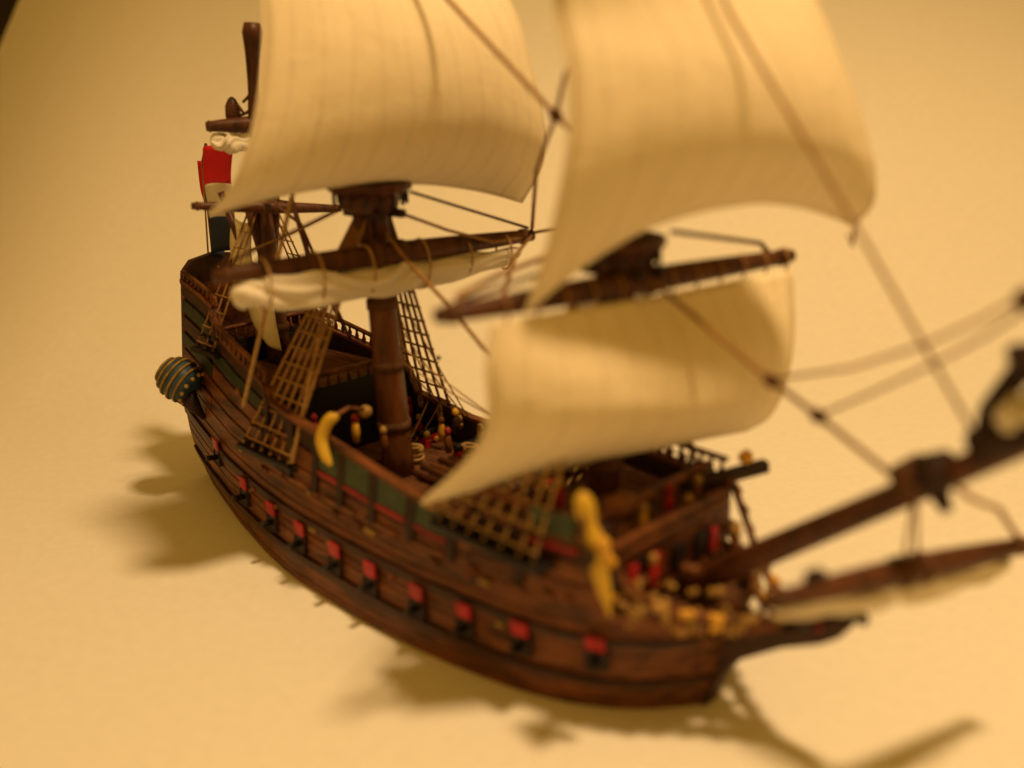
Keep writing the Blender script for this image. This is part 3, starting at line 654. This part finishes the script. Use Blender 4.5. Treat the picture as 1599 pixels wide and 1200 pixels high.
# ------------------------------------------------------------------ flag on its staff
fs0 = np.array([-6.2, 0, 4.3])
tube('flag_staff', [fs0, at(318, 250, 0), at(322, 225, 0)], [.045, .035, .03], 'spar', SHIP, 8)
cols_ = [('flag_red', 0.0, .38), ('flag_white', .38, .66), ('flag_blue', .66, 1.0)]
flag = tube('flag_hoist_cord', [at(316, 250, 0), at(326, 405, 0)], .02, 'rope_pale', SHIP, 6)
def flag_pt(u, v):
    a = crom([at(302, 252, .1), at(308, 300, .1), at(322, 345, .1), at(330, 400, .1)], 40); b = crom([at(357, 240, -.1), at(354, 285, -.1), at(360, 345, -.1), at(356, 396, -.1)], 40)
    i = int(round(v*39)); p = a[i]+(b[i]-a[i])*u
    return p+np.array([.12*math.sin(u*6.3), .17*math.sin(u*6.3+.6), .22*max(0, math.sin((u-.25)*4))*(1-v)*.8-.05*math.sin(u*5)])
for mt, v0, v1 in cols_:
    sheet({'flag_red': 'red_stripe', 'flag_white': 'white_stripe', 'flag_blue': 'blue_stripe'}[mt], [[flag_pt(u, v) for u in np.linspace(0, 1, 16)] for v in np.linspace(v0, v1, 8)], .02, mt, flag)

# ------------------------------------------------------------------ anchors, deck guns and fittings
def bower(y, sgn):
    top, bot = at(908, 768, -1.72), at(953, 962, -1.60)
    if sgn > 0: top, bot = top*np.array([1, -1, 1]), bot*np.array([1, -1, 1])
    L = np.linalg.norm(bot-top); k = L
    a = lathe('anchor', [(0, .03), (.04*k, .095), (.1*k, .13), (.18*k, .12), (.26*k, .09), (.30*k, .115), (.36*k, .14), (.42*k, .13), (.47*k, .11), (.6*k, .112), (.78*k, .09), (.9*k, .055), (k, .02)], top, 'yellow', SHIP, bot-top, 14)
    mid = top+(bot-top)*.36
    lathe('anchor_knob', [(-.12, .03), (-.06, .10), (.06, .10), (.12, .03)], mid+np.array([.13, -.02*sgn, -.05]), 'ochre', a, (1, 0, -.3), 8)
    tube('anchor_rope', [top, np.array([5.46, sgn*1.92, 2.7])], .03, 'rope_dark', a, 6)
bower(-1.7, -1)
lathe('cat_block', [(-.1, .04), (-.05, .095), (.05, .1), (.1, .04)], at(1165, 714, 1.6), 'ochre', SHIP, (.3, 1, .2), 10)
cres = crom([at(527, 650, -1.60), at(513, 658, -1.68), at(503, 685, -1.76), at(508, 710, -1.80), at(518, 728, -1.80)], 18)
wa = tube('stowed_anchor', cres, list(np.interp(np.linspace(0, 1, 18), [0, .12, .5, .85, 1], [.05, .095, .105, .08, .03])), 'yellow', SHIP, 10)
tube('anchor_shank', [at(520, 652, -1.55), at(545, 637, -1.1), at(572, 640, -.7)], .035, 'spar_light', wa, 6)
lathe('anchor_ring', [(-.1, .05), (-.05, .11), (.05, .11), (.1, .05)], at(571, 643, -.7), 'gilt', wa, (0, 0, 1), 10)
def deck_gun(p, ang):
    p = np.array(p, float); d = np.array([math.cos(ang), math.sin(ang), 0]); s = np.array([-d[1], d[0], 0])
    b = box('deck_gun', p+np.array([0, 0, .08]), (.36, .2, .12), 'red', SHIP, [d, s, [0, 0, 1]])
    tube('gun_barrel', [p+d*-.2+np.array([0, 0, .2]), p+d*.1+np.array([0, 0, .2]), p+d*.36+np.array([0, 0, .22])], [.08, .065, .05], 'black', b, 10)
    for a_ in (-1, 1):
        for c_ in (-1, 1): lathe('wheel', [(-.025, .02), (-.02, .06), (.02, .06), (.025, .02)], p+d*.11*a_+s*.12*c_+np.array([0, 0, .06]), 'ochre', b, s, 8)
for x in (-1.2, -.2, .8, 1.8, 2.7):
    for sgn in (-1, 1): deck_gun((x, sgn*1.28, 1.43), sgn*math.pi/2)
def sailor_post(px, py, y, mt, h=.34):     # painted pin rails and bitts: post with a knob
    p = at(px, py, y); b = lathe('bitt_post', [(0, .05), (h*.5, .07), (h*.8, .06), (h, .04)], p-np.array([0, 0, h*.6]), mt, SHIP, n=8)
    lathe('bitt_head', [(0, .03), (.04, .065), (.1, .06), (.14, .025)], p+np.array([0, 0, h*.38]), random.choice(['gilt', 'gilt', 'spar_light', 'red_dark', 'ochre']), b, n=8)
for a in ((556, 672, -.9, 'ochre'), (640, 640, 1.45, 'red'), (668, 695, 1.1, 'red'), (655, 668, 1.3, 'red'), (492, 670, -1.2, 'red'), (1020, 895, -.72, 'red'), (1045, 785, .35, 'red')): sailor_post(*a)
for a in ((600, 690, -.5, 'spar_light'), (635, 655, .9, 'ochre'), (700, 690, .9, 'spar_light'), (712, 660, 1.3, 'dark'), (690, 672, 1.2, 'ochre'), (985, 800, -.35, 'spar_light'), (1005, 815, -.3, 'ochre'), (1075, 800, .5, 'dark'), (1090, 770, .9, 'spar_light'), (875, 775, -1.0, 'red'), (850, 765, -.9, 'spar_light'), (1150, 850, .2, 'spar_light')): sailor_post(*a)
for px, py, y in ((650, 720, .5), (735, 690, 1.2), (560, 690, -1.1)):
    p = at(px, py, y); p = np.array([p[0], p[1], 1.45 if p[0] < 3.2 else p[2]])
    tube('rope_coil', [p+np.array([.13*math.cos(a)*(1+.2*math.sin(a*.31)), .13*math.sin(a), .012*a]) for a in np.linspace(0, 25, 70)], .026, 'rope_pale', SHIP, 6)
tube('deck_ladder', [(2.95, -.5, 1.43), (3.2, -.5, 2.25)], .035, 'spar_light', SHIP, 6)
lad = tube('deck_ladder', [(2.95, -.2, 1.43), (3.2, -.2, 2.25)], .035, 'spar_light', SHIP, 6)
for k in range(5): box('rung', (3.0+.045*k, -.35, 1.74+.11*k), (.07, .3, .03), 'spar_light', lad)
# hatch with grating in the waist
ht = box('hatch_coaming', (1.35, 0, 1.55), (1.7, 1.5, .3), 'deck', SHIP)
for j in range(8): box('hatch_board', (.62+j*.21, 0, 1.72), (.18, 1.36, .05), 'deck', ht)
box('hatch_coaming', (-1.3, 0, 1.48), (.7, .8, .14), 'deck', SHIP)
lathe('capstan', [(0, .24), (.1, .2), (.3, .15), (.36, .22), (.46, .22), (.48, .1)], (2.75, 0, 1.42), 'spar_light', SHIP, n=12)
for k in range(5): tube('spare_spar', [(.45, -.42+.2*k, 1.82+.04*(k % 2)), (2.5, -.36+.19*k, 1.84+.03*(k % 2))], [.06, .045], random.choice(['spar_light', 'deck', 'spar']), SHIP, 8)
for k in range(12):
    x = random.uniform(-1.7, 2.6); a = np.array([x, 1.62, rail(x, 1)-.02]); b = main_at(random.uniform(3.0, 5.2))+np.array([0, .2, 0]) if k % 2 else np.array([x+random.uniform(-.5, .5), random.uniform(.5, 1.1), 1.5])
    tube('running_rope', sag(a, b, .06, 8), .014, random.choice(['rope', 'rope_pale']), SHIP, 5)
for k in range(8):
    x = -1.7+.55*k; tube('belayed_coil', [np.array([x+.05*math.cos(a_), 1.55, rail(x, 1)-.12+.12*math.sin(a_)]) for a_ in np.linspace(0, 6.3, 14)], .03, random.choice(['rope_pale', 'rope', 'gilt']), SHIP, 6)
# ship's boat bundle on the forecastle
lathe('deck_cask', [(-.26, .12), (-.13, .16), (0, .17), (.13, .16), (.26, .12)], at(965, 790, -.55), 'spar_light', SHIP, (.3, 1, 0), 12)
lathe('deck_cask', [(-.26, .12), (-.13, .15), (0, .16), (.13, .15), (.26, .12)], at(962, 832, -.62), 'spar_light', SHIP, (.3, 1, 0), 12)
lathe('ochre_boss', [(-.05, .04), (0, .1), (.05, .04)], at(835, 900, -1.62), 'spar_light', SHIP, (0, 1, 0), 8)

# ------------------------------------------------------------------ a dark crumb lying on the paper
d = FW*FPX+RT*(685-800)+UP*(600-559); PP = np.array(PAPER_PROFILE)
for k in np.linspace(.008, .03, 4000):
    p = CAM+d*k
    if p[2] < np.interp((p[:2]-CAM[:2])@H, PP[:, 0], PP[:, 1])+.05: break
V, F = lathe_g([(-.07, .02), (-.02, .055), (.03, .05), (.08, .015)], (p[0], p[1], p[2]), (1, .6, .1), 7)
V = [np.array(v)+rng.randn(3)*.006 for v in V]
o = mesh('crumb', V, F, 'black'); o['label'] = 'tiny black crumb lying on the paper beyond the ship'; o['category'] = 'crumb'
